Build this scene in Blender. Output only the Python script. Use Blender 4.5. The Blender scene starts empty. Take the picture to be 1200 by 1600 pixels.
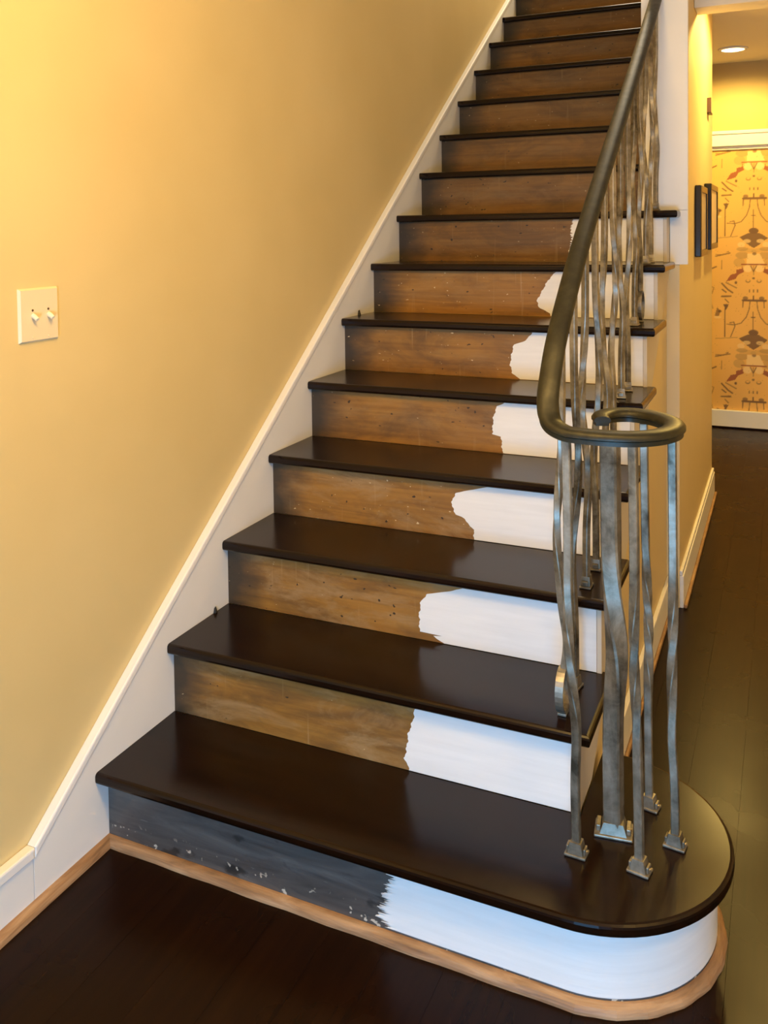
import bpy, bmesh, math, random
import numpy as np
from mathutils import Vector, Matrix

random.seed(7)
scene = bpy.context.scene
C = scene.collection

# ------------------------------------------------------------------ camera
def make_camera():
    cam_d = bpy.data.cameras.new('camera')
    cam = bpy.data.objects.new('camera', cam_d)
    C.objects.link(cam)
    yaw, pitch, roll = -0.4238, -0.0378, -0.0127
    f = Vector((math.sin(yaw)*math.cos(pitch), math.cos(yaw)*math.cos(pitch), math.sin(pitch)))
    r = Vector((math.cos(yaw), -math.sin(yaw), 0.0))
    u = r.cross(f)
    r2 = math.cos(roll)*r + math.sin(roll)*u
    u2 = -math.sin(roll)*r + math.cos(roll)*u
    m = Matrix.Identity(4)
    for i in range(3):
        m[i][0], m[i][1], m[i][2] = r2[i], u2[i], -f[i]
    m.translation = Vector((1.4803, -1.633, 1.4586))
    cam.matrix_world = m
    cam_d.sensor_fit = 'VERTICAL'
    cam_d.sensor_height = 36.0
    cam_d.lens = 1397.4/1600*36.0
    cam_d.shift_y = (413.1-800)/1600
    cam_d.clip_start = 0.02
    scene.camera = cam
make_camera()

# ------------------------------------------------------------------ world, exposure, large lights
vs = scene.view_settings
vs.view_transform = 'Standard'
vs.look = 'None'
vs.gamma = 1.0
vs.use_curve_mapping = False
vs.exposure = -0.12

world = bpy.data.worlds.new('world')
scene.world = world
world.use_nodes = True
bg = world.node_tree.nodes['Background']
bg.inputs[0].default_value = (0.62, 0.78, 1.0, 1)
bg.inputs[1].default_value = 0.3

def area(name, loc, rot, sx, sy, power, col):
    d = bpy.data.lights.new(name, 'AREA')
    d.shape = 'RECTANGLE'; d.size = sx; d.size_y = sy
    d.energy = power; d.color = col
    o = bpy.data.objects.new(name, d)
    o.location = loc; o.rotation_euler = rot
    C.objects.link(o)
    return o
# daylight coming through the low glass of the front door behind the camera
area('door_daylight', (1.45, -2.57, 0.58), (math.radians(90), 0, 0), 0.86, 0.84, 78, (0.20, 0.55, 1.0))
# warm fill light added over the stairwell to brighten the upper wall and skirt
area('stairwell_fill', (0.55, 4.1, 4.95), (0, 0, 0), 0.7, 1.2, 62, (1.0, 0.88, 0.66))

# ------------------------------------------------------------------ constants
H, T = 0.19, 0.2578          # rise, run
NB = 0.027                   # tread thickness
OV = 0.026                   # nosing overhang
WR, WT = 1.0636, 1.103       # riser end, tread end
WE = 0.972                   # inner face of the wall beside the upper steps
XS = 1.075                   # cut stringer face
BC, BR = (1.106, 0.240), 0.283   # bullnose centre and radius
CEIL = 2.62

# ------------------------------------------------------------------ helpers
def mesh_obj(name, verts, faces, mat, parent=None, smooth=False, fix=True):
    me = bpy.data.meshes.new(name)
    me.from_pydata([tuple(v) for v in verts], [], [tuple(f) for f in faces])
    if fix:
        bm = bmesh.new(); bm.from_mesh(me)
        bmesh.ops.recalc_face_normals(bm, faces=bm.faces)
        bm.to_mesh(me); bm.free()
    if smooth:
        for p in me.polygons: p.use_smooth = True
    me.materials.append(mat)
    o = bpy.data.objects.new(name, me)
    C.objects.link(o)
    if parent is not None: o.parent = parent
    return o

def bm_obj(name, bm, mat, parent=None, smooth=False):
    bmesh.ops.recalc_face_normals(bm, faces=bm.faces)
    me = bpy.data.meshes.new(name)
    bm.to_mesh(me); bm.free()
    if smooth:
        for p in me.polygons: p.use_smooth = True
    me.materials.append(mat)
    o = bpy.data.objects.new(name, me)
    C.objects.link(o)
    if parent is not None: o.parent = parent
    return o

def box_bm(x0, x1, y0, y1, z0, z1, bev=0.0, seg=2, bm=None):
    own = bm is None
    b = bmesh.new()
    v = [b.verts.new(p) for p in ((x0,y0,z0),(x1,y0,z0),(x1,y1,z0),(x0,y1,z0),(x0,y0,z1),(x1,y0,z1),(x1,y1,z1),(x0,y1,z1))]
    for f in ((0,3,2,1),(4,5,6,7),(0,1,5,4),(1,2,6,5),(2,3,7,6),(3,0,4,7)):
        b.faces.new([v[i] for i in f])
    if bev > 0:
        bmesh.ops.bevel(b, geom=list(b.edges), offset=bev, segments=seg, affect='EDGES', profile=0.5)
    if own: return b
    me = bpy.data.meshes.new('tmp'); b.to_mesh(me); b.free()
    bm.from_mesh(me); bpy.data.meshes.remove(me)
    return bm

def box(name, x0, x1, y0, y1, z0, z1, mat, parent=None, bev=0.0, seg=2):
    return bm_obj(name, box_bm(x0, x1, y0, y1, z0, z1, bev, seg), mat, parent)

def prism(name, poly, axis, a0, a1, mat, parent=None, bev=0.0, seg=2, bevel_test=None):
    """extrude a 2-D polygon; axis 'z': (x,y), 'x': (y,z), 'y': (x,z)"""
    def P(q, a):
        if axis == 'z': return (q[0], q[1], a)
        if axis == 'x': return (a, q[0], q[1])
        return (q[0], a, q[1])
    b = bmesh.new()
    lo = [b.verts.new(P(q, a0)) for q in poly]
    hi = [b.verts.new(P(q, a1)) for q in poly]
    n = len(poly)
    b.faces.new(lo); b.faces.new(hi)
    for i in range(n):
        b.faces.new((lo[i], lo[(i+1) % n], hi[(i+1) % n], hi[i]))
    bmesh.ops.recalc_face_normals(b, faces=b.faces)
    if bev > 0:
        es = []
        los, his = set(lo), set(hi)
        for e in b.edges:
            s = all(v in los for v in e.verts) or all(v in his for v in e.verts)
            if s and (bevel_test is None or bevel_test((e.verts[0].co+e.verts[1].co)/2)):
                es.append(e)
        bmesh.ops.bevel(b, geom=es, offset=bev, segments=seg, affect='EDGES', profile=0.5)
    return bm_obj(name, b, mat, parent)

def catmull(pts, n=8):
    P = [Vector(p) for p in pts]
    P = [P[0]*2-P[1]] + P + [P[-1]*2-P[-2]]
    out = []
    for i in range(1, len(P)-2):
        p0, p1, p2, p3 = P[i-1], P[i], P[i+1], P[i+2]
        for j in range(n):
            t = j/n
            out.append(0.5*((2*p1)+(p2-p0)*t+(2*p0-5*p1+4*p2-p3)*t*t+(3*p1-p0-3*p2+p3)*t**3))
    out.append(P[-2])
    return out

def sweep_verts(path, prof, up=Vector((0,0,1)), twist=None, scale=None, closed=False):
    """sweep a 2-D profile (side, up) along a path"""
    n, m = len(path), len(prof)
    V, F = [], []
    side_prev = None
    for i, p in enumerate(path):
        a = path[max(i-1, 0)] if not closed else path[(i-1) % n]
        c = path[min(i+1, n-1)] if not closed else path[(i+1) % n]
        t = (Vector(c)-Vector(a)).normalized()
        s = t.cross(up)
        if s.length < 1e-3: s = side_prev if side_prev else Vector((1,0,0))
        s.normalize(); side_prev = s
        u = s.cross(t).normalized()
        ang = twist[i] if twist else 0.0
        k = scale[i] if scale else 1.0
        for (q, w) in prof:
            qq = q*math.cos(ang)-w*math.sin(ang); ww = q*math.sin(ang)+w*math.cos(ang)
            V.append(Vector(p)+s*qq*k+u*ww*k)
    L = n if closed else n-1
    for i in range(L):
        for j in range(m):
            a = i*m+j; b = i*m+(j+1) % m
            c = ((i+1) % n)*m+(j+1) % m; d = ((i+1) % n)*m+j
            F.append((a, b, c, d))
    if not closed:
        F.append(tuple(range(m))); F.append(tuple((n-1)*m+j for j in range(m)))
    return V, F

def empty(name, loc=(0,0,0)):
    o = bpy.data.objects.new(name, None)
    o.location = loc; o.empty_display_size = 0.1
    C.objects.link(o)
    return o
def tag(o, label, cat, group=None):
    o['label'] = label; o['category'] = cat
    if group: o['group'] = group
    return o
def struct(o, label=None, cat=None):
    o['kind'] = 'structure'
    if label: o['label'] = label
    if cat: o['category'] = cat
    return o
def adopt(children, root):
    """children are modelled in world space; keep them there under a root that stands elsewhere"""
    for c in children:
        c.parent = root
        c.matrix_parent_inverse = Matrix.Translation(root.location).inverted()

# ------------------------------------------------------------------ materials
def new_mat(name):
    m = bpy.data.materials.new(name); m.use_nodes = True
    nt = m.node_tree
    return m, nt, nt.nodes['Principled BSDF']
def N(nt, kind, **kw):
    n = nt.nodes.new(kind)
    for k, v in kw.items(): setattr(n, k, v)
    return n
def coords(nt, scale=(1,1,1), kind='Object'):
    tc = N(nt, 'ShaderNodeTexCoord'); mp = N(nt, 'ShaderNodeMapping')
    mp.inputs['Scale'].default_value = scale
    nt.links.new(tc.outputs[kind], mp.inputs[0])
    return mp.outputs[0]
def noise(nt, vec, scale, detail=4, rough=0.55, dist=0.0):
    n = N(nt, 'ShaderNodeTexNoise')
    n.inputs['Scale'].default_value = scale; n.inputs['Detail'].default_value = detail
    n.inputs['Roughness'].default_value = rough; n.inputs['Distortion'].default_value = dist
    nt.links.new(vec, n.inputs['Vector'])
    return n.outputs['Fac']
def ramp(nt, fac, stops):
    r = N(nt, 'ShaderNodeValToRGB')
    el = r.color_ramp.elements
    while len(el) < len(stops): el.new(0.5)
    for e, (p, c) in zip(el, stops):
        e.position = p
        e.color = (c, c, c, 1) if isinstance(c, (int, float)) else (*c, 1)
    nt.links.new(fac, r.inputs[0])
    return r.outputs[0]
def mix(nt, fac, a, b, mode='MIX'):
    m = N(nt, 'ShaderNodeMix', data_type='RGBA', blend_type=mode)
    for sock, val in ((m.inputs[0], fac), (m.inputs[6], a), (m.inputs[7], b)):
        if hasattr(val, 'is_linked'): nt.links.new(val, sock)
        elif isinstance(val, (int, float)): sock.default_value = val
        else: sock.default_value = (*val, 1)
    return m.outputs[2]
def bump(nt, bsdf, height, strength, dist=0.002):
    b = N(nt, 'ShaderNodeBump')
    b.inputs['Strength'].default_value = strength; b.inputs['Distance'].default_value = dist
    nt.links.new(height, b.inputs['Height']); nt.links.new(b.outputs[0], bsdf.inputs['Normal'])

def paint_mat(name, col, col2, rough=0.55, nscale=1.6, bumpy=0.05):
    m, nt, b = new_mat(name)
    v = coords(nt)
    f = ramp(nt, noise(nt, v, nscale, 3), [(0.35, 0.0), (0.65, 1.0)])
    nt.links.new(mix(nt, f, col, col2), b.inputs['Base Color'])
    b.inputs['Roughness'].default_value = rough
    bump(nt, b, noise(nt, v, 220, 3), bumpy, 0.001)
    return m
M_wall = paint_mat('tan_yellow_wall_paint', (0.66, 0.515, 0.235), (0.71, 0.56, 0.27), 0.6, 1.5)
M_wall2 = paint_mat('hall_yellow_wall_paint', (0.72, 0.565, 0.29), (0.75, 0.595, 0.31), 0.5, 1.5)
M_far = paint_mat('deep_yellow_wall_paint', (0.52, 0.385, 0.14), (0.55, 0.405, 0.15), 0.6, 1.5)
M_trim = paint_mat('white_trim_paint', (0.82, 0.81, 0.79), (0.86, 0.85, 0.83), 0.4, 3)
M_stringer = paint_mat('cream_stringer_paint', (0.62, 0.56, 0.46), (0.68, 0.61, 0.50), 0.5, 3)
M_ceil = paint_mat('ceiling_paint', (0.80, 0.75, 0.64), (0.82, 0.77, 0.66), 0.7, 2)
M_outer = paint_mat('foyer_wall_paint', (0.76, 0.65, 0.44), (0.78, 0.67, 0.46), 0.6, 2)
M_plate = paint_mat('switch_plate_plastic', (0.76, 0.64, 0.42), (0.78, 0.66, 0.44), 0.35, 2, 0.0)
M_toggle = paint_mat('switch_toggle_plastic', (0.85, 0.76, 0.55), (0.85, 0.76, 0.55), 0.3, 2, 0.0)

def dark_wood(name, axis, base=(0.0060, 0.0022, 0.0009), lite=(0.014, 0.0052, 0.0019), rough=0.18, spec=0.26):
    m, nt, b = new_mat(name)
    sc = (3, 60, 60) if axis == 'x' else (60, 3, 60)
    v = coords(nt, sc)
    g = noise(nt, v, 1.0, 5, 0.6, 0.3)
    oi = N(nt, 'ShaderNodeObjectInfo')
    f = ramp(nt, g, [(0.3, 0.0), (0.75, 1.0)])
    c = mix(nt, f, base, lite)
    hv = N(nt, 'ShaderNodeHueSaturation')
    mr = N(nt, 'ShaderNodeMapRange')
    mr.inputs[3].default_value = 0.88; mr.inputs[4].default_value = 1.12
    nt.links.new(oi.outputs['Random'], mr.inputs[0]); nt.links.new(mr.outputs[0], hv.inputs['Value'])
    nt.links.new(c, hv.inputs['Color'])
    nt.links.new(hv.outputs[0], b.inputs['Base Color'])
    r = noise(nt, coords(nt), 5, 3)
    rr = N(nt, 'ShaderNodeMapRange')
    rr.inputs[3].default_value = rough-0.05; rr.inputs[4].default_value = rough+0.08
    nt.links.new(r, rr.inputs[0]); nt.links.new(rr.outputs[0], b.inputs['Roughness'])
    b.inputs['Specular IOR Level'].default_value = spec
    bump(nt, b, g, 0.06, 0.001)
    return m
M_tread = dark_wood('dark_stained_tread_wood', 'x')
M_floor = dark_wood('dark_stained_floor_wood', 'y', (0.008, 0.003, 0.0011), (0.015, 0.0056, 0.0018), 0.27, 0.10)
M_gap = paint_mat('floor_gap_dark', (0.004, 0.003, 0.002), (0.005, 0.003, 0.002), 0.9)

def riser_wood(name, gain=1.0, dust=0.55):
    m, nt, b = new_mat(name)
    oi = N(nt, 'ShaderNodeObjectInfo')
    tc = N(nt, 'ShaderNodeTexCoord')
    # shift the pattern per riser
    sh = N(nt, 'ShaderNodeVectorMath', operation='SCALE'); sh.inputs['Scale'].default_value = 7.0
    cx = N(nt, 'ShaderNodeCombineXYZ')
    nt.links.new(oi.outputs['Random'], cx.inputs[1]); nt.links.new(oi.outputs['Random'], cx.inputs[2])
    nt.links.new(cx.outputs[0], sh.inputs[0])
    ad = N(nt, 'ShaderNodeVectorMath', operation='ADD')
    nt.links.new(tc.outputs['Object'], ad.inputs[0]); nt.links.new(sh.outputs[0], ad.inputs[1])
    def mp(s):
        k = N(nt, 'ShaderNodeMapping'); k.inputs['Scale'].default_value = s
        nt.links.new(ad.outputs[0], k.inputs[0]); return k.outputs[0]
    g = noise(nt, mp((2.2, 1, 55)), 1.0, 6, 0.6, 0.6)
    grain = ramp(nt, g, [(0.25, (0.17, 0.073, 0.013)), (0.5, (0.28, 0.128, 0.022)), (0.8, (0.37, 0.19, 0.042))])
    # broad leftover stain
    s = ramp(nt, noise(nt, mp((3.0, 1, 8)), 1.0, 5, 0.65, 0.8), [(0.33, 0.8), (0.58, 0.0)])
    c = mix(nt, s, grain, (0.105, 0.052, 0.018))
    du = ramp(nt, noise(nt, mp((4.0, 1, 13)), 1.0, 6, 0.7, 0.5), [(0.48, 0.0), (0.66, dust)])
    c = mix(nt, du, c, (0.31, 0.19, 0.085))
    # vertical scrape marks
    sc = ramp(nt, noise(nt, mp((70, 1, 4)), 1.0, 2, 0.5), [(0.66, 0.0), (0.78, 0.45)])
    c = mix(nt, sc, c, (0.38, 0.24, 0.11))
    # old dark finish left at the wall end of each board
    sx = N(nt, 'ShaderNodeSeparateXYZ'); nt.links.new(tc.outputs['Object'], sx.inputs[0])
    wob = noise(nt, mp((6, 1, 14)), 1.0, 4)
    mu = N(nt, 'ShaderNodeMath', operation='MULTIPLY_ADD')
    mu.inputs[1].default_value = 0.16; nt.links.new(wob, mu.inputs[0]); nt.links.new(sx.outputs[0], mu.inputs[2])
    e = ramp(nt, mu.outputs[0], [(0.105, 0.95), (0.15, 0.65), (0.215, 0.0)])
    c = mix(nt, e, c, (0.030, 0.022, 0.015))
    # pale specks
    sp = ramp(nt, noise(nt, mp((60, 1, 110)), 1.0, 2, 0.5), [(0.735, 0.0), (0.76, 0.9)])
    c = mix(nt, sp, c, (0.62, 0.50, 0.32))
    dk = ramp(nt, noise(nt, mp((45, 3, 70)), 1.0, 1, 0.5), [(0.23, 0.9), (0.255, 0.0)])
    c = mix(nt, dk, c, (0.02, 0.012, 0.006))
    c = mix(nt, 1.0, c, (gain, gain, gain*0.92), 'MULTIPLY')
    nt.links.new(c, b.inputs['Base Color'])
    b.inputs['Roughness'].default_value = 0.48
    bump(nt, b, g, 0.12, 0.001)
    return m
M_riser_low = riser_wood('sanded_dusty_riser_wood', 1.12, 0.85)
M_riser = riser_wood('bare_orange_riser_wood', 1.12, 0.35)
M_riser_up = riser_wood('darker_riser_wood', 0.72, 0.45)  # same wood with a lower colour gain, for the upper risers

def riser_dark():
    m, nt, b = new_mat('old_dark_riser_finish')
    g = noise(nt, coords(nt, (4, 4, 30)), 1.0, 6, 0.65, 0.8)
    c = ramp(nt, g, [(0.3, (0.050, 0.045, 0.042)), (0.55, (0.095, 0.085, 0.079)), (0.8, (0.16, 0.145, 0.13))])
    blot = ramp(nt, noise(nt, coords(nt, (9, 9, 16)), 1.0, 4), [(0.60, 0.0), (0.66, 0.85)])
    c = mix(nt, blot, c, (0.026, 0.023, 0.021))
    v = coords(nt)
    sz = N(nt, 'ShaderNodeSeparateXYZ'); nt.links.new(v, sz.inputs[0])
    low = ramp(nt, sz.outputs[2], [(0.035, 1.0), (0.065, 0.0)])
    sp = ramp(nt, noise(nt, coords(nt, (60, 60, 60)), 1.0, 2), [(0.64, 0.0), (0.67, 1.0)])
    f = mix(nt, 1.0, low, sp, 'MULTIPLY')
    c = mix(nt, f, c, (0.55, 0.48, 0.38))
    scr = ramp(nt, noise(nt, coords(nt, (14, 14, 160)), 1.0, 2), [(0.735, 0.0), (0.76, 0.6)])
    c = mix(nt, scr, c, (0.20, 0.19, 0.18))
    nt.links.new(c, b.inputs['Base Color'])
    b.inputs['Roughness'].default_value = 0.36
    bump(nt, b, g, 0.2, 0.001)
    return m
M_riser1 = riser_dark()

def primer():
    m, nt, b = new_mat('fresh_white_riser_paint')
    v = coords(nt, (5, 5, 60))
    g = noise(nt, v, 1.0, 4)
    nt.links.new(ramp(nt, g, [(0.3, (0.80, 0.79, 0.77)), (0.7, (0.86, 0.85, 0.83))]), b.inputs['Base Color'])
    b.inputs['Roughness'].default_value = 0.42
    bump(nt, b, g, 0.06, 0.0008)
    return m
M_primer = primer()

def raw_wood():
    m, nt, b = new_mat('raw_shoe_moulding_wood')
    g = noise(nt, coords(nt, (7, 7, 90)), 1.0, 5, 0.6, 0.5)
    c = ramp(nt, g, [(0.25, (0.15, 0.075, 0.032)), (0.5, (0.32, 0.18, 0.085)), (0.8, (0.52, 0.34, 0.19))])
    nt.links.new(c, b.inputs['Base Color']); b.inputs['Roughness'].default_value = 0.55
    return m
M_raw = raw_wood()

def metal(name, c0, c1, c2, met, rough, sc=40):
    m, nt, b = new_mat(name)
    v = coords(nt)
    g = noise(nt, v, sc, 5, 0.65, 0.4)
    g2 = noise(nt, coords(nt, (1, 1, 0.18)), sc*0.8, 4, 0.6)
    f = mix(nt, 0.5, g, g2)
    c = ramp(nt, f, [(0.36, c0), (0.50, c1), (0.66, c2)])
    nt.links.new(c, b.inputs['Base Color'])
    b.inputs['Metallic'].default_value = met
    rr = N(nt, 'ShaderNodeMapRange')
    rr.inputs[3].default_value = rough+0.12; rr.inputs[4].default_value = rough-0.08
    nt.links.new(g, rr.inputs[0]); nt.links.new(rr.outputs[0], b.inputs['Roughness'])
    bump(nt, b, g, 0.10, 0.001)
    return m
M_pewter = metal('weathered_pewter_metal', (0.060, 0.048, 0.030), (0.24, 0.215, 0.165), (0.46, 0.43, 0.36), 0.68, 0.42, 20)
M_rail = metal('dark_bronze_rail_metal', (0.009, 0.008, 0.0032), (0.018, 0.0165, 0.0065), (0.036, 0.032, 0.016), 0.25, 0.44, 30)
M_screw = metal('brass_screw_metal', (0.4, 0.33, 0.2), (0.55, 0.46, 0.30), (0.65, 0.56, 0.40), 0.9, 0.3)
M_black = paint_mat('black_frame_lacquer', (0.012, 0.010, 0.008), (0.016, 0.013, 0.010), 0.25, 3, 0.0)
M_mat1 = paint_mat('grey_print_paper', (0.34, 0.29, 0.26), (0.44, 0.38, 0.34), 0.3, 14, 0.0)
M_mat2 = paint_mat('cream_print_paper', (0.66, 0.54, 0.42), (0.72, 0.60, 0.47), 0.3, 10, 0.0)
M_box = paint_mat('beige_plastic', (0.62, 0.45, 0.32), (0.64, 0.47, 0.34), 0.4, 4, 0.0)
M_brown = paint_mat('brown_plastic', (0.10, 0.05, 0.03), (0.11, 0.055, 0.03), 0.4, 4, 0.0)
M_scrap = paint_mat('black_flake', (0.012, 0.01, 0.008), (0.02, 0.016, 0.012), 0.6, 30, 0.0)

def emit(name, col, strength):
    m, nt, b = new_mat(name)
    b.inputs['Base Color'].default_value = (*col, 1)
    b.inputs['Emission Color'].default_value = (*col, 1)
    b.inputs['Emission Strength'].default_value = strength
    return m
M_bulb = emit('warm_lamp_glass', (1.0, 0.69, 0.30), 5.0)
M_can = emit('recessed_lamp_lens', (1.0, 0.80, 0.42), 14.0)

# ================================================================== SETTING
floor = struct(box('floor', -0.02, 2.9, -2.6, 5.27, -0.06, -0.013, M_gap), 'dark stained wooden plank floor of foyer and hall', 'floor')
def planks():
    w = 0.127
    x = -0.02; i = 0
    while x < 2.88:
        x1 = min(x+w, 2.9)
        y = -2.6 - random.random()*1.6
        while y < 5.25:
            L = 1.5+random.random()*1.4
            a, b_ = max(y, -2.6), min(y+L, 5.27)
            if b_-a > 0.05:
                g = 0.0001
                box('plank', x+g, x1-g, a+g, b_-g, -0.013, 0.0, M_floor, floor, 0.0002, 1)
            y += L
        x = x1; i += 1
planks()

wall_left = struct(box('wall_left', -0.14, -0.02, -2.6, 5.27, 0, 5.1, M_wall), 'tan yellow painted wall beside the stairs', 'wall')

# skirt board climbing the left wall
sk_top = [(-0.233, 0.137), (0.206, 0.462), (0.678, 0.803), (1.654, 1.512), (2.416, 2.058), (3.393, 2.742), (4.40, 3.45)]
skirt_poly = [(-0.233, 0.0)] + [(y, z-0.006) for y, z in sk_top] + [(4.40, 2.6), (0.9, 0.0)]
trim_1 = struct(prism('trim_1', skirt_poly, 'x', -0.02, 0.0, M_trim), 'white skirt board climbing the wall beside the treads', 'skirt board')
def cap(name, path2, mat, parent, xa=-0.02, xb=0.006, hgt=0.024):
    prof = [(y, z) for y, z in path2]
    lo = [(y, z-hgt) for y, z in reversed(path2)]
    return prism(name, prof+lo, 'x', xa, xb, mat, parent, 0.004, 2)
cap('cap_moulding', sk_top, M_trim, trim_1)
baseboard_left = struct(box('baseboard_left', -0.02, 0.0, -2.6, -0.2345, 0, 0.131, M_trim, None, 0.0008, 1), 'white baseboard at the foot of the left wall', 'baseboard')
cap('cap_moulding', [(-2.6, 0.137), (-0.2345, 0.137)], M_trim, baseboard_left)

# raw wood shoe mouldings
def quarter(r=0.019, n=6):
    return [(0, 0), (r, 0)] + [(r*math.cos(a), r*math.sin(a)) for a in [math.pi/2*i/n for i in range(1, n+1)]]
def shoe_wall():
    q = quarter(0.020)
    V = []; F = []
    m = len(q)
    ys = [-2.6 + (3.2-0.02)*i/40 for i in range(41)]
    for i, y in enumerate(ys):
        for (a, z) in q: V.append((0.0+a, y, z))
    for i in range(40):
        for j in range(m):
            F.append((i*m+j, i*m+(j+1) % m, (i+1)*m+(j+1) % m, (i+1)*m+j))
    F.append(tuple(range(m))); F.append(tuple(40*m+j for j in range(m)))
    return mesh_obj('trim_2', V, F, M_raw)
struct(shoe_wall(), 'raw wood shoe moulding along the left baseboard', 'moulding')

# side of the stairs towards the hall
def step_profile(k0, k1, drop):
    """stepped outline under the treads, (y, z) going up"""
    pts = []
    for k in range(k0, k1+1):
        pts.append(((k-1)*T+0.001, (k-1)*H-(drop if k > k0 else 0)))
        pts.append(((k-1)*T+0.001, k*H-NB-0.0005))
    return pts
wp = [(0.26, 0.0)]
st = []
for k in range(2, 9):
    st += [((k-1)*T+0.019, (k-1)*H-NB-0.0005 if k > 2 else 0.0), ((k-1)*T+0.019, k*H-NB-0.0005)]
st[0] = (T+0.019, 0.0)
poly = st + [(1.899, 8*H-NB-0.0005), (1.899, 0.0)]
wall_stair = struct(prism('wall_stair', poly, 'x', 1.0, 1.0635, M_wall2), 'yellow painted wall filling the space under the stairs', 'wall')
# cut stringer, stepped above and diagonal below
low = lambda y: 0.737*y-0.10
up = []
for k in range(2, 9):
    up += [((k-1)*T+0.0005, (k-1)*H-NB-0.0005 if k > 2 else H+0.0005), ((k-1)*T+0.0005, k*H-NB-0.0005)]
up += [(1.887, 8*H-NB-0.0005)]
dn = [(1.887, low(1.887)), ((H+0.0005+0.10)/0.737, H+0.0005)]
trim_3 = struct(prism('trim_3', up+dn, 'x', 1.0638, XS, M_stringer), 'cream stepped stringer board under the tread ends', 'stringer')
baseboard_stair = struct(box('baseboard_stair', 1.064, 1.079, 0.525, 1.899, 0, 0.12, M_trim, None, 0.003), 'white baseboard under the stairs', 'baseboard')
box('shoe_strip', 1.0795, 1.090, 0.525, 1.899, 0, 0.016, M_raw, baseboard_stair, 0.004)

# hall wall
wall_hall = struct(box('wall_hall', 0.974, 1.11, 1.90, 3.50, 0, CEIL, M_wall2, None, 0.0), 'yellow hall wall running back beside the stairs', 'wall')
box('baseboard_hall', 1.11, 1.125, 1.90, 3.50, 0, 0.125, M_trim, wall_hall, 0.003)
box('baseboard_cap', 1.11, 1.1215, 1.90, 3.50, 0.1255, 0.145, M_trim, wall_hall, 0.003)
box('shoe_strip', 1.1255, 1.138, 1.90, 3.50, 0, 0.016, M_raw, wall_hall, 0.004)
trim_4 = struct(box('trim_4', 0.972, 1.141, 1.888, 1.8995, 8*H+0.001, CEIL, M_trim, None, 0.002), 'white board casing the end of the hall wall', 'casing')
box('casing_foot', 1.0765, 1.141, 1.888, 1.8995, 1.317, 8*H+0.0005, M_trim, trim_4, 0.001)
box('casing_return', 1.1105, 1.141, 1.90, 1.912, 1.317, CEIL, M_trim, trim_4, 0.002)

# far wall of the hall with a projecting header above the papered wall
wall_far = struct(box('wall_far', -0.02, 2.9, 5.27, 5.40, 0, CEIL, M_wall2), 'far wall of the hall', 'wall')
wall_header = struct(box('wall_header', 0.3, 2.9, 5.24, 5.2695, 2.14, CEIL, M_far), 'yellow wall band above the papered wall', 'wall')
trim_5 = struct(box('trim_5', 0.3, 2.9, 5.232, 5.2695, 2.03, 2.1395, M_trim, None, 0.004), 'wide white header trim above the wallpaper', 'trim')
box('bead', 0.3, 2.9, 5.224, 5.2315, 2.115, 2.1395, M_trim, trim_5, 0.004)
box('under_strip', 0.3, 2.9, 5.252, 5.2695, 2.005, 2.0295, M_trim, trim_5, 0.002)
baseboard_far = struct(box('baseboard_far', 0.3, 2.9, 5.235, 5.2695, 0, 0.128, M_trim, None, 0.004), 'white baseboard under the wallpaper', 'baseboard')
box('shoe_strip', 0.3, 2.9, 5.224, 5.2345, 0, 0.012, M_floor, baseboard_far, 0.003)

# ceilings and the shell outside the picture
ceiling = struct(box('ceiling', 0.974, 2.9, -2.6, 5.27, CEIL, 2.84, M_ceil), 'hall and foyer ceiling', 'ceiling')
ceiling_foyer = struct(box('ceiling_foyer', -0.02, 0.9735, -2.6, 0.55, CEIL, 2.84, M_ceil), 'foyer ceiling before the stairwell', 'ceiling')
struct(box('trim_6', 1.111, 2.9, 2.47, 2.62, 2.40, CEIL, M_ceil, None, 0.003), 'cream painted beam crossing the hall ceiling', 'beam')
struct(box('wall_right', 2.9, 3.0, -2.6, 5.40, 0, CEIL, M_outer), 'right wall of the foyer', 'wall')
# back wall with the glazed front door opening
wb = bmesh.new()
for (a, b_, z0, z1) in ((-0.02, 0.98, 0, CEIL), (1.92, 2.9, 0, CEIL), (0.98, 1.92, 1.06, CEIL), (0.98, 1.92, 0, 0.12)):
    box_bm(a, b_, -2.70, -2.6, z0, z1, 0, 1, wb)
struct(bm_obj('wall_back', wb, M_outer), 'wall behind with the front door opening', 'wall')
struct(box('wall_stairwell', 0.974, 1.11, 0.55, 5.27, 2.84, 5.1, M_outer), 'upper stairwell wall', 'wall')
struct(box('wall_stairwell_front', -0.02, 0.973, 0.43, 0.55, 2.84, 5.1, M_outer), 'upper stairwell wall above the foyer', 'wall')
struct(box('wall_stairwell_end', -0.02, 0.973, 4.9, 5.02, 2.85, 5.1, M_outer), 'upper wall at the head of the stairs', 'wall')
struct(box('ceiling_upper', -0.02, 1.11, 0.43, 5.27, 5.1, 5.2, M_ceil), 'upper stairwell ceiling', 'ceiling')

# ================================================================== STAIRCASE
stairs = tag(empty('staircase', (0.5, 0, 0)), 'straight staircase with dark treads and half painted risers', 'staircase')
def keep(o, root=stairs):
    o.matrix_parent_inverse = Matrix.Translation(root.location).inverted(); return o

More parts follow.
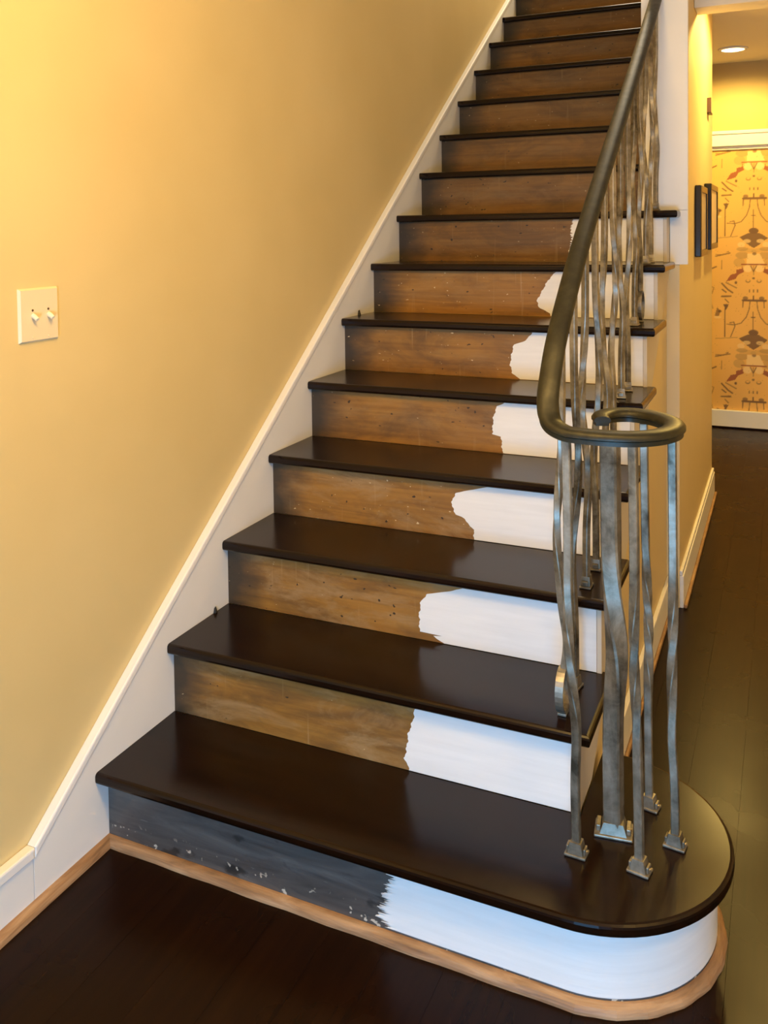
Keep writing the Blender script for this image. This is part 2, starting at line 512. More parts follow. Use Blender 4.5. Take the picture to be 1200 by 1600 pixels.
NS = 15
def arc(c, r, a0, a1, n):
    return [(c[0]+r*math.cos(math.radians(a0+(a1-a0)*i/n)), c[1]+r*math.sin(math.radians(a0+(a1-a0)*i/n))) for i in range(n+1)]
for k in range(1, NS+1):
    y0 = (k-1)*T-OV; y1 = k*T-0.0005; z0, z1 = k*H-NB, k*H
    if k == 1:
        pl = [(0.0005, BC[1]-BR)] + arc(BC, BR, -90, 90, 40) + [(XS+0.003, BC[1]+BR), (XS+0.003, y1), (0.0005, y1)]
    elif k < 8:
        pl = [(0.0005, y0), (WT, y0), (WT, y1+0.012), (XS+0.001, y1+0.012), (XS+0.001, y1), (0.0005, y1)]
    elif k == 8:
        pl = [(0.0005, y0), (WT+0.012, y0), (WT+0.012, 1.887), (WE-0.001, 1.887), (WE-0.001, y1), (0.0005, y1)]
    else:
        pl = [(0.0005, y0), (WE, y0), (WE, y1), (0.0005, y1)]
    if k == NS: pl = [(0.0005, y0), (WE, y0), (WE, y0+1.1), (0.0005, y0+1.1)]
    def test(c, y1=y1, k=k):
        return (c.y < y1-0.02 and c.x > 0.01) or (k == 1 and c.x > XS+0.01) or (k < 8 and c.x > WT-0.001)
    o = prism('tread', pl, 'z', z0, z1, M_tread, stairs, 0.0085, 3, test)
    keep(o)

# --- risers
RY = lambda k: (k-1)*T
R1 = 0.250
def riser1_path():
    """polyline of the outer face of the curved first riser with arc length"""
    yf = BC[1]-R1
    n1 = 22
    p = [(0.0005+(BC[0]-0.0005)*i/n1, 0.0+(yf)*min(1.0, (i/n1))) for i in range(n1)]
    p += arc(BC, R1, -90, 90, 44)
    p += [(XS+0.004, BC[1]+R1)]
    return p
P1 = riser1_path()
def curve_wall(name, path, z0, z1, off0, off1, mat, parent):
    n = len(path)
    nr = []
    for i in range(n):
        a = Vector(path[max(i-1, 0)]); b_ = Vector(path[min(i+1, n-1)])
        t = (b_-a).normalized(); nr.append(Vector((t.y, -t.x)))
    V = []; F = []
    for i in range(n):
        for off, z in ((off0, z0), (off1, z0), (off1, z1), (off0, z1)):
            q = Vector(path[i])+nr[i]*off; V.append((q.x, q.y, z))
    for i in range(n-1):
        for j in range(4):
            F.append((i*4+j, i*4+(j+1) % 4, (i+1)*4+(j+1) % 4, (i+1)*4+j))
    F.append((0, 1, 2, 3)); F.append(tuple((n-1)*4+j for j in range(4)))
    return mesh_obj(name, V, F, mat, parent)
risers = []
for k in range(1, NS+1):
    z0, z1 = ((k-1)*H+0.0003 if k > 1 else 0.0), k*H-NB-0.0003
    if k == 1:
        o = curve_wall('riser', P1, z0, z1, -0.016, 0.0, M_riser1, stairs)
    else:
        x1 = WR if k <= 8 else WE
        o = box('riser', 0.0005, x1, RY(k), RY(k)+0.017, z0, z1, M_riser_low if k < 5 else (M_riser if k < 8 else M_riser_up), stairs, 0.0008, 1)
    keep(o); risers.append(o)

# shoe moulding round the first riser
def shoe_riser():
    n = len(P1); q = quarter(0.019); m = len(q)
    V = []; F = []
    for i in range(n):
        a = Vector(P1[max(i-1, 0)]); b_ = Vector(P1[min(i+1, n-1)])
        t = (b_-a).normalized(); nr = Vector((t.y, -t.x))
        wob = 1.0+0.06*math.sin(i*1.7)
        for (d, z) in q:
            c = Vector(P1[i])+nr*(0.0005+d*wob); V.append((c.x, c.y, z*1.05))
    for i in range(n-1):
        for j in range(m): F.append((i*m+j, i*m+(j+1) % m, (i+1)*m+(j+1) % m, (i+1)*m+j))
    F.append(tuple(range(m))); F.append(tuple((n-1)*m+j for j in range(m)))
    o = mesh_obj('shoe_moulding', V, F, M_raw, stairs); keep(o)
    o['label'] = 'raw wood moulding at the foot of the lowest riser'
shoe_riser()

# --- white paint on the right-hand part of the risers (edge traced as x against height fraction)
# brush edge of each coat in metres: (x across the riser, height), top to bottom
EDGE = {
    2: [(0.698, 0.342), (0.690, 0.325), (0.688, 0.307), (0.675, 0.273), (0.671, 0.242), (0.664, 0.212), (0.677, 0.186)],
    3: [(0.743, 0.527), (0.681, 0.509), (0.624, 0.495), (0.606, 0.478), (0.600, 0.443), (0.601, 0.406), (0.638, 0.402), (0.666, 0.405), (0.669, 0.389)],
    4: [(0.724, 0.717), (0.657, 0.702), (0.614, 0.690), (0.602, 0.674), (0.600, 0.657), (0.612, 0.636), (0.631, 0.632), (0.652, 0.616), (0.666, 0.603), (0.667, 0.579)],
    5: [(0.686, 0.899), (0.659, 0.887), (0.647, 0.860), (0.642, 0.811), (0.671, 0.806), (0.673, 0.784), (0.675, 0.762)],
    6: [(0.704, 1.091), (0.682, 1.066), (0.640, 1.052), (0.631, 1.021), (0.626, 0.988), (0.635, 0.964), (0.659, 0.948)],
    7: [(0.722, 1.274), (0.693, 1.249), (0.670, 1.216), (0.653, 1.192), (0.658, 1.174), (0.698, 1.156), (0.707, 1.147)],
    8: [(0.726, 1.470), (0.718, 1.435), (0.721, 1.401), (0.713, 1.366), (0.708, 1.339), (0.710, 1.324)],
}
def paint_coat(k):
    rnd = random.Random(k*11)
    z0, z1 = (k-1)*H+0.0015, k*H-NB-0.0012
    e = sorted(EDGE[k], key=lambda q: q[1])
    zs = [q[1] for q in e]; xs = [q[0] for q in e]
    lo, hi = zs[0], zs[-1]
    rows = 96
    V = []; F = []
    yb, yf = RY(k)-0.0001, RY(k)-0.0008
    x1 = WR-0.0006
    ph = rnd.random()*6
    for i in range(rows+1):
        z = z0+(z1-z0)*i/rows
        zt = lo+(hi-lo)*i/rows
        x = float(np.interp(zt, zs, xs))
        x += 0.0016*math.sin(i*0.35+ph)+0.0009*math.sin(i*0.83+ph*2)+rnd.uniform(-0.0004, 0.0004)
        if k == 8: x += 0.010*rnd.random()**3
        zz = z
        if i == 0: zz = z
        V += [(x, yf, zz), (x1, yf, zz), (x1, yb, zz), (x, yb, zz)]
    for i in range(rows):
        for j in range(4):
            F.append((i*4+j, i*4+(j+1) % 4, (i+1)*4+(j+1) % 4, (i+1)*4+j))
    F.append((0, 1, 2, 3)); F.append(tuple(rows*4+j for j in range(4)))
    o = mesh_obj('paint_coat', V, F, M_primer, risers[k-1])
    o['label'] = 'white paint on the right-hand part of the riser'
for k in range(2, 9): paint_coat(k)
def paint_coat_first():
    # paint follows the curved first riser; feathered brush fingers at its left edge
    rnd = random.Random(5)
    n = len(P1)
    S = [0.0]
    for i in range(1, n): S.append(S[-1]+(Vector(P1[i])-Vector(P1[i-1])).length)
    def at(s):
        i = max(0, min(n-2, int(np.searchsorted(S, s))-1))
        t = (s-S[i])/(S[i+1]-S[i])
        p = Vector(P1[i]).lerp(Vector(P1[i+1]), t)
        d = (Vector(P1[min(i+2, n-1)])-Vector(P1[max(i-1, 0)])).normalized()
        return p, Vector((d.y, -d.x))
    z0, z1 = 0.024, H-NB-0.0012
    rows = 90; cols = 60
    V = []; F = []
    for i in range(rows+1):
        z = z0+(z1-z0)*i/rows
        fr = i/rows
        s0 = float(np.interp(fr, [0, .15, .4, .75, 1], [.722, .712, .722, .737, .745]))
        amp = 0.020 if fr > .25 else 0.030
        s0 += 0.004*math.sin(i*.4)+0.003*math.sin(i*.9+1)+amp*(rnd.random()**4)
        for j in range(cols+1):
            # dense near the end is not needed
            s = s0+(S[-1]-0.004-s0)*j/cols
            p, nn = at(s)
            q = p+nn*0.0009
            V.append((q.x, q.y, z))
    for i in range(rows):
        for j in range(cols):
            a = i*(cols+1)+j
            F.append((a, a+1, a+cols+2, a+cols+1))
    o = mesh_obj('paint_coat', V, F, M_primer, risers[0], True, False)
    sm = o.modifiers.new('thickness', 'SOLIDIFY'); sm.thickness = 0.0008; sm.offset = 0 - 1
    o['label'] = 'white paint wrapping the curved end of the lowest riser'
paint_coat_first()

# ================================================================== RAILING
rail = tag(empty('stair_railing', (1.153, 0.23, H)), 'bronze handrail with scroll end on twisted pewter balusters', 'railing')
def rk(o): o.matrix_parent_inverse = Matrix.Translation(rail.location).inverted(); return o
RX = 1.03
RAILPTS = [(.204, 1.150), (.275, 1.233), (.458, 1.379), (.649, 1.509), (.974, 1.720), (1.465, 2.040), (1.887, 2.325)]
def rail_z(y):
    return float(np.interp(y, [p[0] for p in RAILPTS], [p[1] for p in RAILPTS]))
ZV = 1.05
path_ctrl = [(RX, y, z) for y, z in reversed(RAILPTS)] + [
    (1.033, .168, 1.098), (1.047, .143, 1.066), (1.078, .127, ZV+0.002), (1.12, .121, ZV), (1.168, .121, ZV), (1.215, .134, ZV), (1.252, .167, ZV),
    (1.272, .215, ZV), (1.270, .270, ZV), (1.246, .318, ZV), (1.205, .350, ZV), (1.163, .357, ZV), (1.128, .337, ZV), (1.116, .300, ZV), (1.126, .266, ZV)]
def rail_mesh():
    path = catmull(path_ctrl, 7)
    w, h = 0.0225, 0.0135
    prof = [(w*0.80, -h), (w*0.80, -h*0.35), (w, -h*0.15), (w, h*0.30), (w*0.80, h*0.74), (w*0.42, h*0.95), (0, h),
            (-w*0.42, h*0.95), (-w*0.80, h*0.74), (-w, h*0.30), (-w, -h*0.15), (-w*0.80, -h*0.35), (-w*0.80, -h)]
    n = len(path)
    sc = [1.0 if i < n-14 else 1.0-0.25*((i-(n-14))/13.0) for i in range(n)]
    V, F = sweep_verts(path, prof, scale=sc)
    o = mesh_obj('handrail', V, F, M_rail, rail, True); rk(o)
    o.data.set_sharp_from_angle(angle=math.radians(42))
    o['label'] = 'dark bronze handrail curling into a flat scroll'
    return o
hr = rail_mesh()

def sq(w, b_=0.22):
    h = w/2; c = h*(1-b_)
    return [(h, -c), (h, c), (c, h), (-c, h), (-h, c), (-h, -c), (-c, -h), (c, -h)]
def bar(name, p0, p1, w, bends=(), turns=0.75, t0=0.3, t1=0.75, parent=rail, phase=0.0, mat=None, dims=None):
    n = 90
    pts = []; tw = []; sc = []
    p0, p1 = Vector(p0), Vector(p1)
    for i in range(n+1):
        t = i/n
        p = p0.lerp(p1, t)
        for (tc, sg, dx, dy) in bends:
            g = math.exp(-((t-tc)/sg)**2); p += Vector((dx*g, dy*g, 0))
        pts.append(p)
        s = min(1, max(0, (t-t0)/(t1-t0))); s = s*s*(3-2*s)
        tw.append(phase+turns*2*math.pi*s)
        sc.append(1.0)
    prof = sq(w)
    if dims: prof = [(a*dims[0], c*dims[1]) for a, c in prof]
    # bars are almost vertical: use a horizontal up vector for a steady frame
    V, F = sweep_verts(pts, prof, up=Vector((0, 1, 0)), twist=tw)
    o = mesh_obj(name, V, F, mat or M_pewter, parent, True)
    o.data.set_sharp_from_angle(angle=math.radians(28))
    rk(o)
    return o
def shoe(loc, w, parent, screws=1, ang=0.0):
    """flared foot with a flange and a screw"""
    x, y, z = loc
    b_ = bmesh.new()
    box_bm(-w*1.30, w*1.30, -w*0.95, w*0.95, 0.0005, 0.0065, 0.002, 2, b_)
    for sg in (-1, 1):
        box_bm(sg*w*1.02-w*.16, sg*w*1.02+w*.16, -w*.5, w*.6, 0.006, 0.019, 0.002, 2, b_)
    lo, hi = w*0.92, w*0.66
    v = [b_.verts.new(q) for q in ((-lo,-lo*.85,.006),(lo,-lo*.85,.006),(lo,lo*.85,.006),(-lo,lo*.85,.006),(-hi,-hi,.029),(hi,-hi,.029),(hi,hi,.029),(-hi,hi,.029))]
    for f in ((0,3,2,1),(4,5,6,7),(0,1,5,4),(1,2,6,5),(2,3,7,6),(3,0,4,7)): b_.faces.new([v[i] for i in f])
    bmesh.ops.transform(b_, matrix=Matrix.Translation((x, y, z)) @ Matrix.Rotation(ang, 4, 'Z'), verts=b_.verts)
    o = bm_obj('base_shoe', b_, M_pewter, parent)
    for s in range(screws):
        d = (w*1.12, 0) if s == 0 else (-w*1.12, 0)
        d = Vector((d[0]*math.cos(ang), d[0]*math.sin(ang)))
        V = []; F = []; m = 8
        for (rr, zz) in ((0.0035, .0072), (0.0035, .013), (0.0022, .0145)):
            for j in range(m):
                a = 2*math.pi*j/m; V.append((x+d.x+rr*math.cos(a), y+d.y+rr*math.sin(a), z+zz))
        for i in range(2):
            for j in range(m): F.append((i*m+j, i*m+(j+1) % m, (i+1)*m+(j+1) % m, (i+1)*m+j))
        F.append(tuple(range(m))); F.append(tuple(2*m+j for j in range(m)))
        sc = mesh_obj('screw', V, F, M_screw, parent)
    return o

# newel under the scroll, on the lowest tread
nw = bar('newel_post', (1.153, .23, H+0.012), (1.147, .232, ZV-0.016), 0.036, [(0.45, .12, 0.010, 0)], 0.25, 0.25, 0.75, phase=0.15)
nw['label'] = 'thick twisted flat iron newel under the scroll'
shoe((1.153, .23, H), 0.030, nw, 2, 0.12)

def top_z(x, y):
    return ZV-0.0155
ring_balusters = [((1.096, .132), (1.078, .136), [(0.55, .16, -0.006, 0), (.30, .1, .006, 0)], 0.5, 0.1),
                  ((1.220, .132), (1.208, .136), [(0.5, .15, -0.004, 0)], -0.5, 0.2),
                  ((1.210, .340), (1.199, .345), [(0.45, .15, 0.004, 0)], 0.75, 0.0),
                  ((1.276, .235), (1.270, .236), [(0.4, .12, -0.004, 0), (.25, .08, -.004, 0)], -0.5, 0.0)]
for (b0, b1, bn, tr, ph) in ring_balusters:
    o = bar('baluster', (*b0, H+0.012), (*b1, top_z(*b1)), 0.0165, bn, tr, 0.25, 0.7, phase=ph)
    shoe((*b0, H), 0.017, o, 1, random.uniform(-.2, .2))

# balusters standing on the steps
def ring(loc, r, parent):
    x, y, z = loc
    n = 28; V = []; F = []
    wv, th = 0.009, 0.0028
    for i in range(n):
        a = 2*math.pi*i/n
        for (rr, xx) in ((r, -wv), (r, wv), (r-2*th, wv), (r-2*th, -wv)):
            V.append((x+xx, y+rr*0.82*math.cos(a), z+r+rr*math.sin(a)))
    for i in range(n):
        for j in range(4):
            F.append((i*4+j, i*4+(j+1) % 4, ((i+1) % n)*4+(j+1) % 4, ((i+1) % n)*4+j))
    mesh_obj('scroll_ring', V, F, M_pewter, parent)
RINGS = {(2, 0), (4, 1), (6, 1), (8, 1)}
for k in range(2, 9):
    for j, d in enumerate((.045, .17)):
        y = (k-1)*T+d
        if y > 1.87: continue
        if k == 8 and j == 1: y = 1.858
        rnd = random.Random(k*7+j)
        zt = rail_z(y)-0.019
        zb = k*H
        isring = (k, j) in RINGS
        z_start = zb+(0.103 if isring else 0.012)
        s = -1 if j else 1
        bn = [(0.55, .14, -0.007*s+rnd.uniform(-.003, .003), 0), (0.30, .10, 0.006*s, 0)]
        if (k, j) == (2, 0): bn = [(0.40, .18, -0.012, 0), (.08, .08, .010, 0)]
        o = bar('baluster', (RX, y, z_start), (RX, y, zt), 0.0150, bn, rnd.choice((-.5, .5, .75, -.75)), 0.2, 0.8, phase=rnd.uniform(0, .8))
        if isring:
            ring((RX, y, zb+0.006), 0.050, o)
            box('ring_foot', RX-.010, RX+.010, y-.014, y+.014, zb+0.0004, zb+0.0068, M_pewter, o, 0.0015)
        else:
            shoe((RX, y, zb), 0.015, o, 1, math.pi/2+rnd.uniform(-.2, .2))

# ================================================================== LIGHT SWITCH on the left wall
sw = tag(empty('light_switch', (-0.02, -0.16, 1.283)), 'double toggle light switch on the yellow wall', 'light switch')
def sk(o): o.matrix_parent_inverse = Matrix.Translation(sw.location).inverted(); return o
def plate():
    y0, y1, z0, z1 = -0.217, -0.104, 1.225, 1.343
    b_ = bmesh.new()
    xs0, xs1 = -0.0198, -0.0135
    lo = [b_.verts.new(q) for q in ((xs0,y0,z0),(xs0,y1,z0),(xs0,y1,z1),(xs0,y0,z1))]
    g = 0.004
    hi = [b_.verts.new(q) for q in ((xs1,y0+g,z0+g),(xs1,y1-g,z0+g),(xs1,y1-g,z1-g),(xs1,y0+g,z1-g))]
    b_.faces.new(lo); b_.faces.new(hi)
    for i in range(4): b_.faces.new((lo[i], lo[(i+1) % 4], hi[(i+1) % 4], hi[i]))
    return sk(bm_obj('plate', b_, M_plate, sw))
plate()
for yc in (-0.181, -0.136):
    # sloping toggle
    pts = [Vector((-0.0134, yc, 1.284)), Vector((-0.006, yc, 1.280)), Vector((0.0005, yc, 1.275))]
    prof = [(0.0045*math.cos(a), 0.0055*math.sin(a)) for a in [2*math.pi*i/10 for i in range(10)]]
    V, F = sweep_verts(pts, prof, scale=[1.1, 1.0, 0.85])
    t = sk(mesh_obj('toggle', V, F, M_toggle, sw))
    for dz in (0.018, -0.042):
        V = []; F = []
        for xx, rr in ((-0.0134, .0028), (-0.0122, .0024)):
            for i in range(8):
                a = 2*math.pi*i/8; V.append((xx, yc+rr*math.cos(a), 1.277+dz+rr*math.sin(a)))
        for i in range(8): F.append((i, (i+1) % 8, 8+(i+1) % 8, 8+i))
        F.append(tuple(range(8))); F.append(tuple(range(8, 16)))
        sk(mesh_obj('screw', V, F, M_brown if dz > 0 else M_plate, sw))

# ================================================================== HALL THINGS
def picture(y0, y1, z0, z1, th, mat, label):
    r = tag(empty('picture_frame', (1.1105, (y0+y1)/2, z0)), label, 'picture frame', 'black frames on the hall wall')
    fw = 0.03
    x0, x1 = 1.1105, 1.1105+th
    parts = []
    parts.append(box('frame_side', x0, x1, y0, y0+fw, z0, z1, M_black, r, 0.005))
    parts.append(box('frame_side', x0, x1, y1-fw, y1, z0, z1, M_black, r, 0.005))
    parts.append(box('frame_rail', x0, x1, y0+fw, y1-fw, z0, z0+fw, M_black, r, 0.004))
    parts.append(box('frame_rail', x0, x1, y0+fw, y1-fw, z1-fw, z1, M_black, r, 0.004))
    parts.append(box('backing', x0, x0+0.004, y0+fw, y1-fw, z0+fw, z1-fw, M_black, r))
    parts.append(box('print', x0+0.0045, x1-0.006, y0+fw, y1-fw, z0+fw, z1-fw, mat, r))
    adopt(parts, r)
picture(2.50, 2.84, 1.325, 1.640, 0.028, M_mat1, 'black framed grey picture nearer the white post')
picture(2.98, 3.44, 1.345, 1.668, 0.034, M_mat2, 'black framed cream picture nearer the wallpaper')

wb_ = tag(empty('door_chime', (1.1105, 3.2, 2.03)), 'small beige box high on the hall wall', 'wall box')
pp = [box('cover', 1.1105, 1.126, 3.16, 3.26, 2.035, 2.10, M_box, wb_, 0.003),
      box('cover_rim', 1.1105, 1.130, 3.15, 3.1595, 2.03, 2.104, M_brown, wb_, 0.001),
      box('bottom_rim', 1.1105, 1.130, 3.16, 3.26, 2.028, 2.0345, M_brown, wb_, 0.001)]
adopt(pp, wb_)

def lathe(name, prof, c, mat, parent=None, n=28):
    V = []; F = []; m = len(prof)
    for i in range(n):
        a = 2*math.pi*i/n
        for r, z in prof: V.append((c[0]+r*math.cos(a), c[1]+r*math.sin(a), c[2]+z))
    for i in range(n):
        for j in range(m-1):
            F.append((i*m+j, i*m+j+1, ((i+1) % n)*m+j+1, ((i+1) % n)*m+j))
    return mesh_obj(name, V, F, mat, parent, True)
def spot(name, loc, rot, power, col, size=math.radians(172), blend=0.5, rad=0.05):
    d = bpy.data.lights.new(name, 'SPOT'); d.energy = power; d.color = col
    d.spot_size = size; d.spot_blend = blend; d.shadow_soft_size = rad
    o = bpy.data.objects.new(name, d); o.location = loc; o.rotation_euler = rot
    C.objects.link(o); return o
def can_light(x, y, z, label, power):
    r = tag(empty('recessed_light', (x, y, z)), label, 'ceiling light', 'recessed hall lights')
    a = lathe('trim_ring', [(0.072, -0.0005), (0.092, -0.0005), (0.092, -0.006), (0.072, -0.010), (0.072, -0.0005)], (x, y, z), M_trim)
    b_ = lathe('lens', [(0.0, -0.003), (0.068, -0.003), (0.069, -0.006), (0.06, -0.009), (0.0, -0.010)], (x, y, z), M_can)
    l = spot('recessed_light_bulb', (x, y, z-0.03), (0, 0, 0), power, (1.0, 0.66, 0.17))
    adopt([a, b_], r)
    adopt([l], r)
can_light(1.151, 4.70, CEIL, 'lit recessed ceiling light before the papered wall', 95)
can_light(1.46, 3.00, CEIL, 'lit recessed ceiling light over the hall floor', 125)

# warm flush lamp on the foyer ceiling, beside the camera
def foyer_lamp(x, y, power, label):
    r = tag(empty('foyer_lamp', (x, y, CEIL)), label, 'lamp', 'foyer ceiling lamps')
    a = lathe('canopy', [(0.0, -0.001), (0.09, -0.001), (0.085, -0.02), (0.03, -0.03), (0.0, -0.03)], (x, y, CEIL), M_rail)
    b_ = lathe('globe', [(0.0, -0.031), (0.05, -0.035), (0.11, -0.07), (0.12, -0.12), (0.09, -0.17), (0.0, -0.19)], (x, y, CEIL), M_bulb)
    adopt([a, b_], r)
    d = bpy.data.lights.new('foyer_lamp_bulb', 'POINT'); d.energy = power; d.color = (1.0, 0.63, 0.19); d.shadow_soft_size = 0.20
    o = bpy.data.objects.new('foyer_lamp_bulb', d); o.location = (x, y, CEIL-0.33); C.objects.link(o)
    adopt([o], r)
foyer_lamp(0.95, -0.80, 71, 'warm glass globe lamp on the foyer ceiling before the stairs')
foyer_lamp(2.25, -0.90, 42, 'added fill lamp with a glass globe, unseen by the right foyer wall')  # second globe added to even out the light on the left wall

# ================================================================== WALLPAPER
def wallpaper():
    U = 0.000634            # metres per design unit
    PW, PH = 960, 1150      # repeat in design units
    step = 7.2
    x0, x1, z0, z1 = 0.62, 2.3, 0.1285, 2.0045
    cx, ztop = 1.262, 1.997
    nx = int((x1-x0)/(step*U)); nz = int((z1-z0)/(step*U))
    gx = np.linspace(x0, x1, nx+1); gz = np.linspace(z0, z1, nz+1)
    X, Z = np.meshgrid(gx, gz)
    A = (X-cx)/U; A = (A+PW/2) % PW - PW/2
    B = (ztop-Z)/U % PH
    base = np.array([0.82, 0.48, 0.115]); pale = np.array([0.88, 0.62, 0.26])
    red = np.array([0.32, 0.085, 0.018]); brown = np.array([0.20, 0.105, 0.030]); olive = np.array([0.42, 0.26, 0.075]); deep = np.array([0.10, 0.045, 0.015])
    rg = np.random.RandomState(3)
    col = np.ones(X.shape+(3,))*base
    g = np.sin(X*9+1.3)*np.sin(Z*7)*0.05
    col *= (1+g)[..., None]
    def put(mask, c, a=1.0):
        mask = np.clip(mask, 0, 1)*a
        col[:] = col*(1-mask[..., None])+np.array(c)*mask[..., None]
    def seg(ax, ay, bx, by, w):
        dx, dy = bx-ax, by-ay; L = dx*dx+dy*dy+1e-9
        t = np.clip(((A-ax)*dx+(B-ay)*dy)/L, 0, 1)
        return np.clip((w-np.hypot(A-ax-t*dx, B-ay-t*dy))/4+0.5, 0, 1)
    def line(pts, w, c, a=1.0, mirror=False):
        m = np.zeros(X.shape)
        for s in ((1, -1) if mirror else (1,)):
            for (p, q) in zip(pts[:-1], pts[1:]): m = np.maximum(m, seg(s*p[0], p[1], s*q[0], q[1], w))
        put(m, c, a)
    def ell(x, y, rx, ry, c, a=1.0, mirror=False):
        for s in ((1, -1) if mirror else (1,)):
            put(np.clip((1-np.hypot((A-s*x)/rx, (B-y)/ry))*min(rx, ry)/5+0.5, 0, 1), c, a)
    def polyg(pts, c, a=1.0, mirror=False):
        for s in ((1, -1) if mirror else (1,)):
            ins = np.zeros(X.shape, bool); n = len(pts)
            for i in range(n):
                xa, ya = s*pts[i][0], pts[i][1]; xb, yb = s*pts[(i+1) % n][0], pts[(i+1) % n][1]
                cond = ((ya > B) != (yb > B))
                with np.errstate(divide='ignore', invalid='ignore'):
                    xi = (xb-xa)*(B-ya)/(yb-ya+1e-9)+xa
                ins ^= cond & (A < xi)
            put(ins.astype(float), c, a)
    # coordinates: A sideways from the motif axis, B downward from the top of the repeat
    ell(-120, 30, 70, 40, olive, .6, True); ell(-150, 110, 60, 50, olive, .45, True)
    polyg([(-65, 10), (65, 10), (115, 125), (-75, 125)], pale)
    ell(8, 12, 22, 18, brown, .8)
    line([(-125, 133), (135, 133)], 7, red)
    polyg([(-125, 135), (-100, 220), (-160, 250), (-190, 300), (-290, 330), (-240, 250), (-185, 235), (-180, 195), (-120, 180)], red, .95, True)
    ell(-60, 180, 45, 42, pale, 1, True); line([(-30, 150), (0, 215), (30, 150)], 5, brown)
    line([(0, 150), (0, 250)], 4, brown, .7)
    ell(-58, 320, 26, 20, brown, .8, True); ell(-58, 314, 18, 14, base, 1, True)
    ell(0, 290, 14, 12, deep, .8)
    for s in (-42, 0, 42): line([(s, 420), (s, 445)], 5, deep, .85)
    line([(-110, 540), (128, 540)], 12, brown); line([(-108, 540), (-112, 620)], 5, brown, 1, True)
    ell(-85, 515, 28, 20, brown, .8, True); line([(0, 490), (0, 530)], 7, brown)
    sw_ = [(-36, 555), (-45, 640), (-75, 730), (-130, 800), (-200, 822), (-280, 815)]
    line(sw_, 5, brown, .9, True)
    line([(-4, 670), (-4, 890)], 5, deep, .9); line([(-22, 732), (16, 732)], 5, deep, .9)
    ell(0, 905, 52, 34, brown); polyg([(-150, 975), (-60, 930), (60, 930), (150, 985), (60, 1060), (0, 1100), (-70, 1050)], brown, .95)
    ell(-70, 1020, 40, 22, pale, .7, True); ell(-130, 1060, 40, 30, pale, .8, True); ell(-120, 1110, 60, 24, olive, .6, True)
    ell(-60, 1140, 90, 40, olive, .3, True)
    # side motifs, between the axes
    line([(-287, 590), (-300, 640), (-302, 960)], 6, brown); polyg([(-320, 590), (-260, 590), (-290, 660)], brown)
    line([(-250, 800), (-205, 790), (-195, 840), (-240, 960)], 5, brown, .9); line([(-400, 985), (-170, 965)], 4, brown, .6)
    line([(-335, 350), (-270, 420), (-220, 455)], 8, brown); line([(-330, 420), (-290, 450)], 7, brown)
    line([(-335, 500), (-240, 495)], 9, brown, .9); line([(-300, 530), (-262, 570)], 5, brown)
    line([(-290, 340), (-180, 400)], 6, brown, .8); ell(-185, 340, 14, 16, brown)
    line([(-335, 90), (-337, 185)], 5, brown, .8); line([(-400, 40), (-250, 5)], 8, brown, .8)
    line([(-460, 190), (-395, 160)], 8, deep, .8)
    line([(-400, 1170), (-340, 1175), (-265, 1140)], 6, brown, .8); line([(-400, 20), (-340, 25)], 5, brown, .7)
    polyg([(-410, 720), (-385, 630), (-345, 660), (-370, 730)], brown, .8); ell(-355, 670, 20, 14, deep, .7)
    ell(-380, 740, 40, 14, pale, .9)
    line([(-470, 380), (-420, 400), (-440, 470)], 5, brown, .7); line([(-455, 560), (-430, 640)], 6, olive, .9)
    line([(380, 300), (300, 420), (420, 520)], 5, brown, .8); ell(350, 700, 60, 40, olive, .6); line([(330, 650), (370, 860)], 6, brown, .8)
    ell(400, 930, 50, 26, brown, .7); line([(300, 1050), (440, 1020)], 7, brown, .8)
    sp = rg.rand(*X.shape); put((sp > 0.995).astype(float), brown, .5)
    n = X.size
    co = np.stack([X.ravel(), np.full(n, 5.2640), Z.ravel()], 1)
    w = nx+1
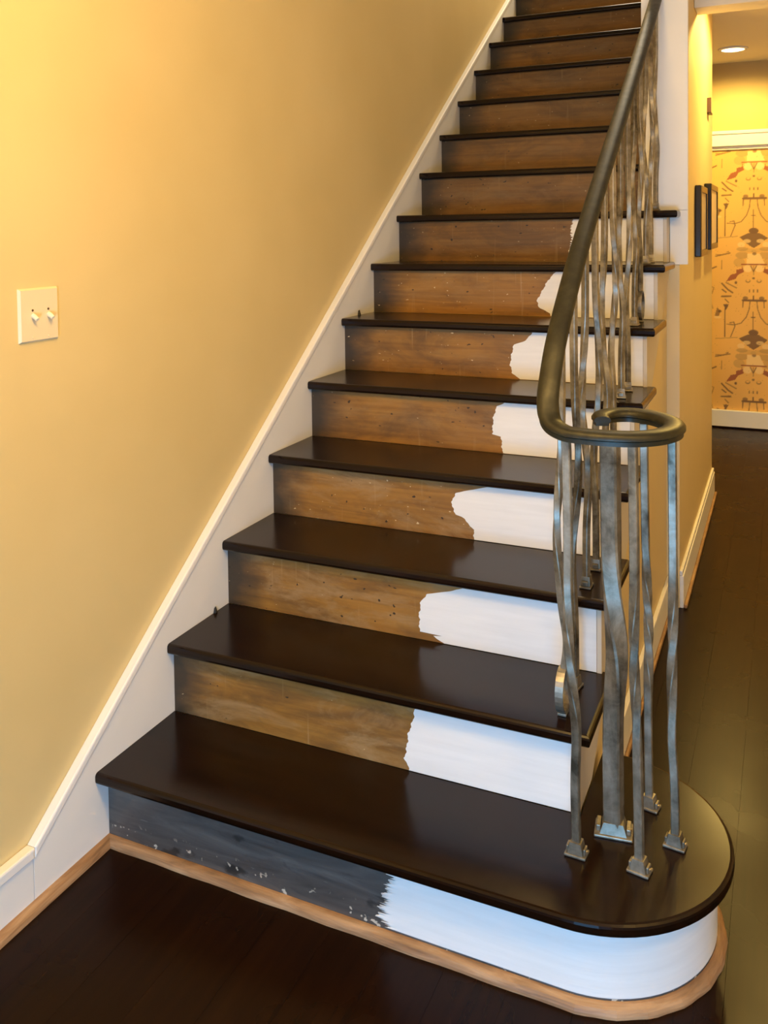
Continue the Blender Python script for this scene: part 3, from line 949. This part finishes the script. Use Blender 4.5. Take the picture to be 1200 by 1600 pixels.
    ii = (np.arange(nz)[:, None]*w+np.arange(nx)[None, :]).ravel()
    faces = np.stack([ii, ii+1, ii+w+1, ii+w], 1)
    me = bpy.data.meshes.new('wallpaper')
    me.vertices.add(n); me.vertices.foreach_set('co', co.ravel().astype(np.float32))
    me.loops.add(faces.size); me.loops.foreach_set('vertex_index', faces.ravel().astype(np.int32))
    me.polygons.add(len(faces)); me.polygons.foreach_set('loop_start', (np.arange(len(faces))*4).astype(np.int32))
    me.update(calc_edges=True); me.validate()
    at = me.color_attributes.new('print', 'FLOAT_COLOR', 'POINT')
    at.data.foreach_set('color', np.concatenate([col.reshape(-1, 3), np.ones((n, 1))], 1).ravel().astype(np.float32))
    m, nt, b_ = new_mat('printed_wallpaper')
    a = N(nt, 'ShaderNodeAttribute'); a.attribute_name = 'print'
    nt.links.new(a.outputs['Color'], b_.inputs['Base Color']); b_.inputs['Roughness'].default_value = 0.55
    me.materials.append(m)
    o = bpy.data.objects.new('wallpaper', me); C.objects.link(o)
    o.parent = wall_far
    o['label'] = 'orange wallpaper printed with brown and red pagoda motifs'
    sd = o.modifiers.new('paper', 'SOLIDIFY'); sd.thickness = 0.004; sd.offset = -1
wallpaper()

# ================================================================== SMALL SCRAPS on the treads
def scrap(loc, s, label):
    rnd = random.Random(int(loc[1]*1000))
    x, y, z = loc
    V = [(x, y-s*.5, z), (x+s*.5, y-s*.3, z), (x+s*.6, y+s*.4, z), (x+.1*s, y+s*.5, z),
         (x+s*.05, y-s*.2, z+s*1.1), (x+s*.2, y-s*.1, z+s*.9), (x+s*.25, y+s*.25, z+s*1.4), (x+s*.06, y+s*.2, z+s*1.3)]
    F = [(0,3,2,1),(4,5,6,7),(0,1,5,4),(1,2,6,5),(2,3,7,6),(3,0,4,7)]
    tag(mesh_obj('caulk_scrap', V, F, M_scrap), label, 'scrap')
scrap((0.001, 0.445, 2*H+0.0005), 0.012, 'black curled scrap at the wall end of the second lowest tread')
scrap((0.001, 1.405, 6*H+0.0005), 0.014, 'black scrap at the wall end of the sixth tread up')
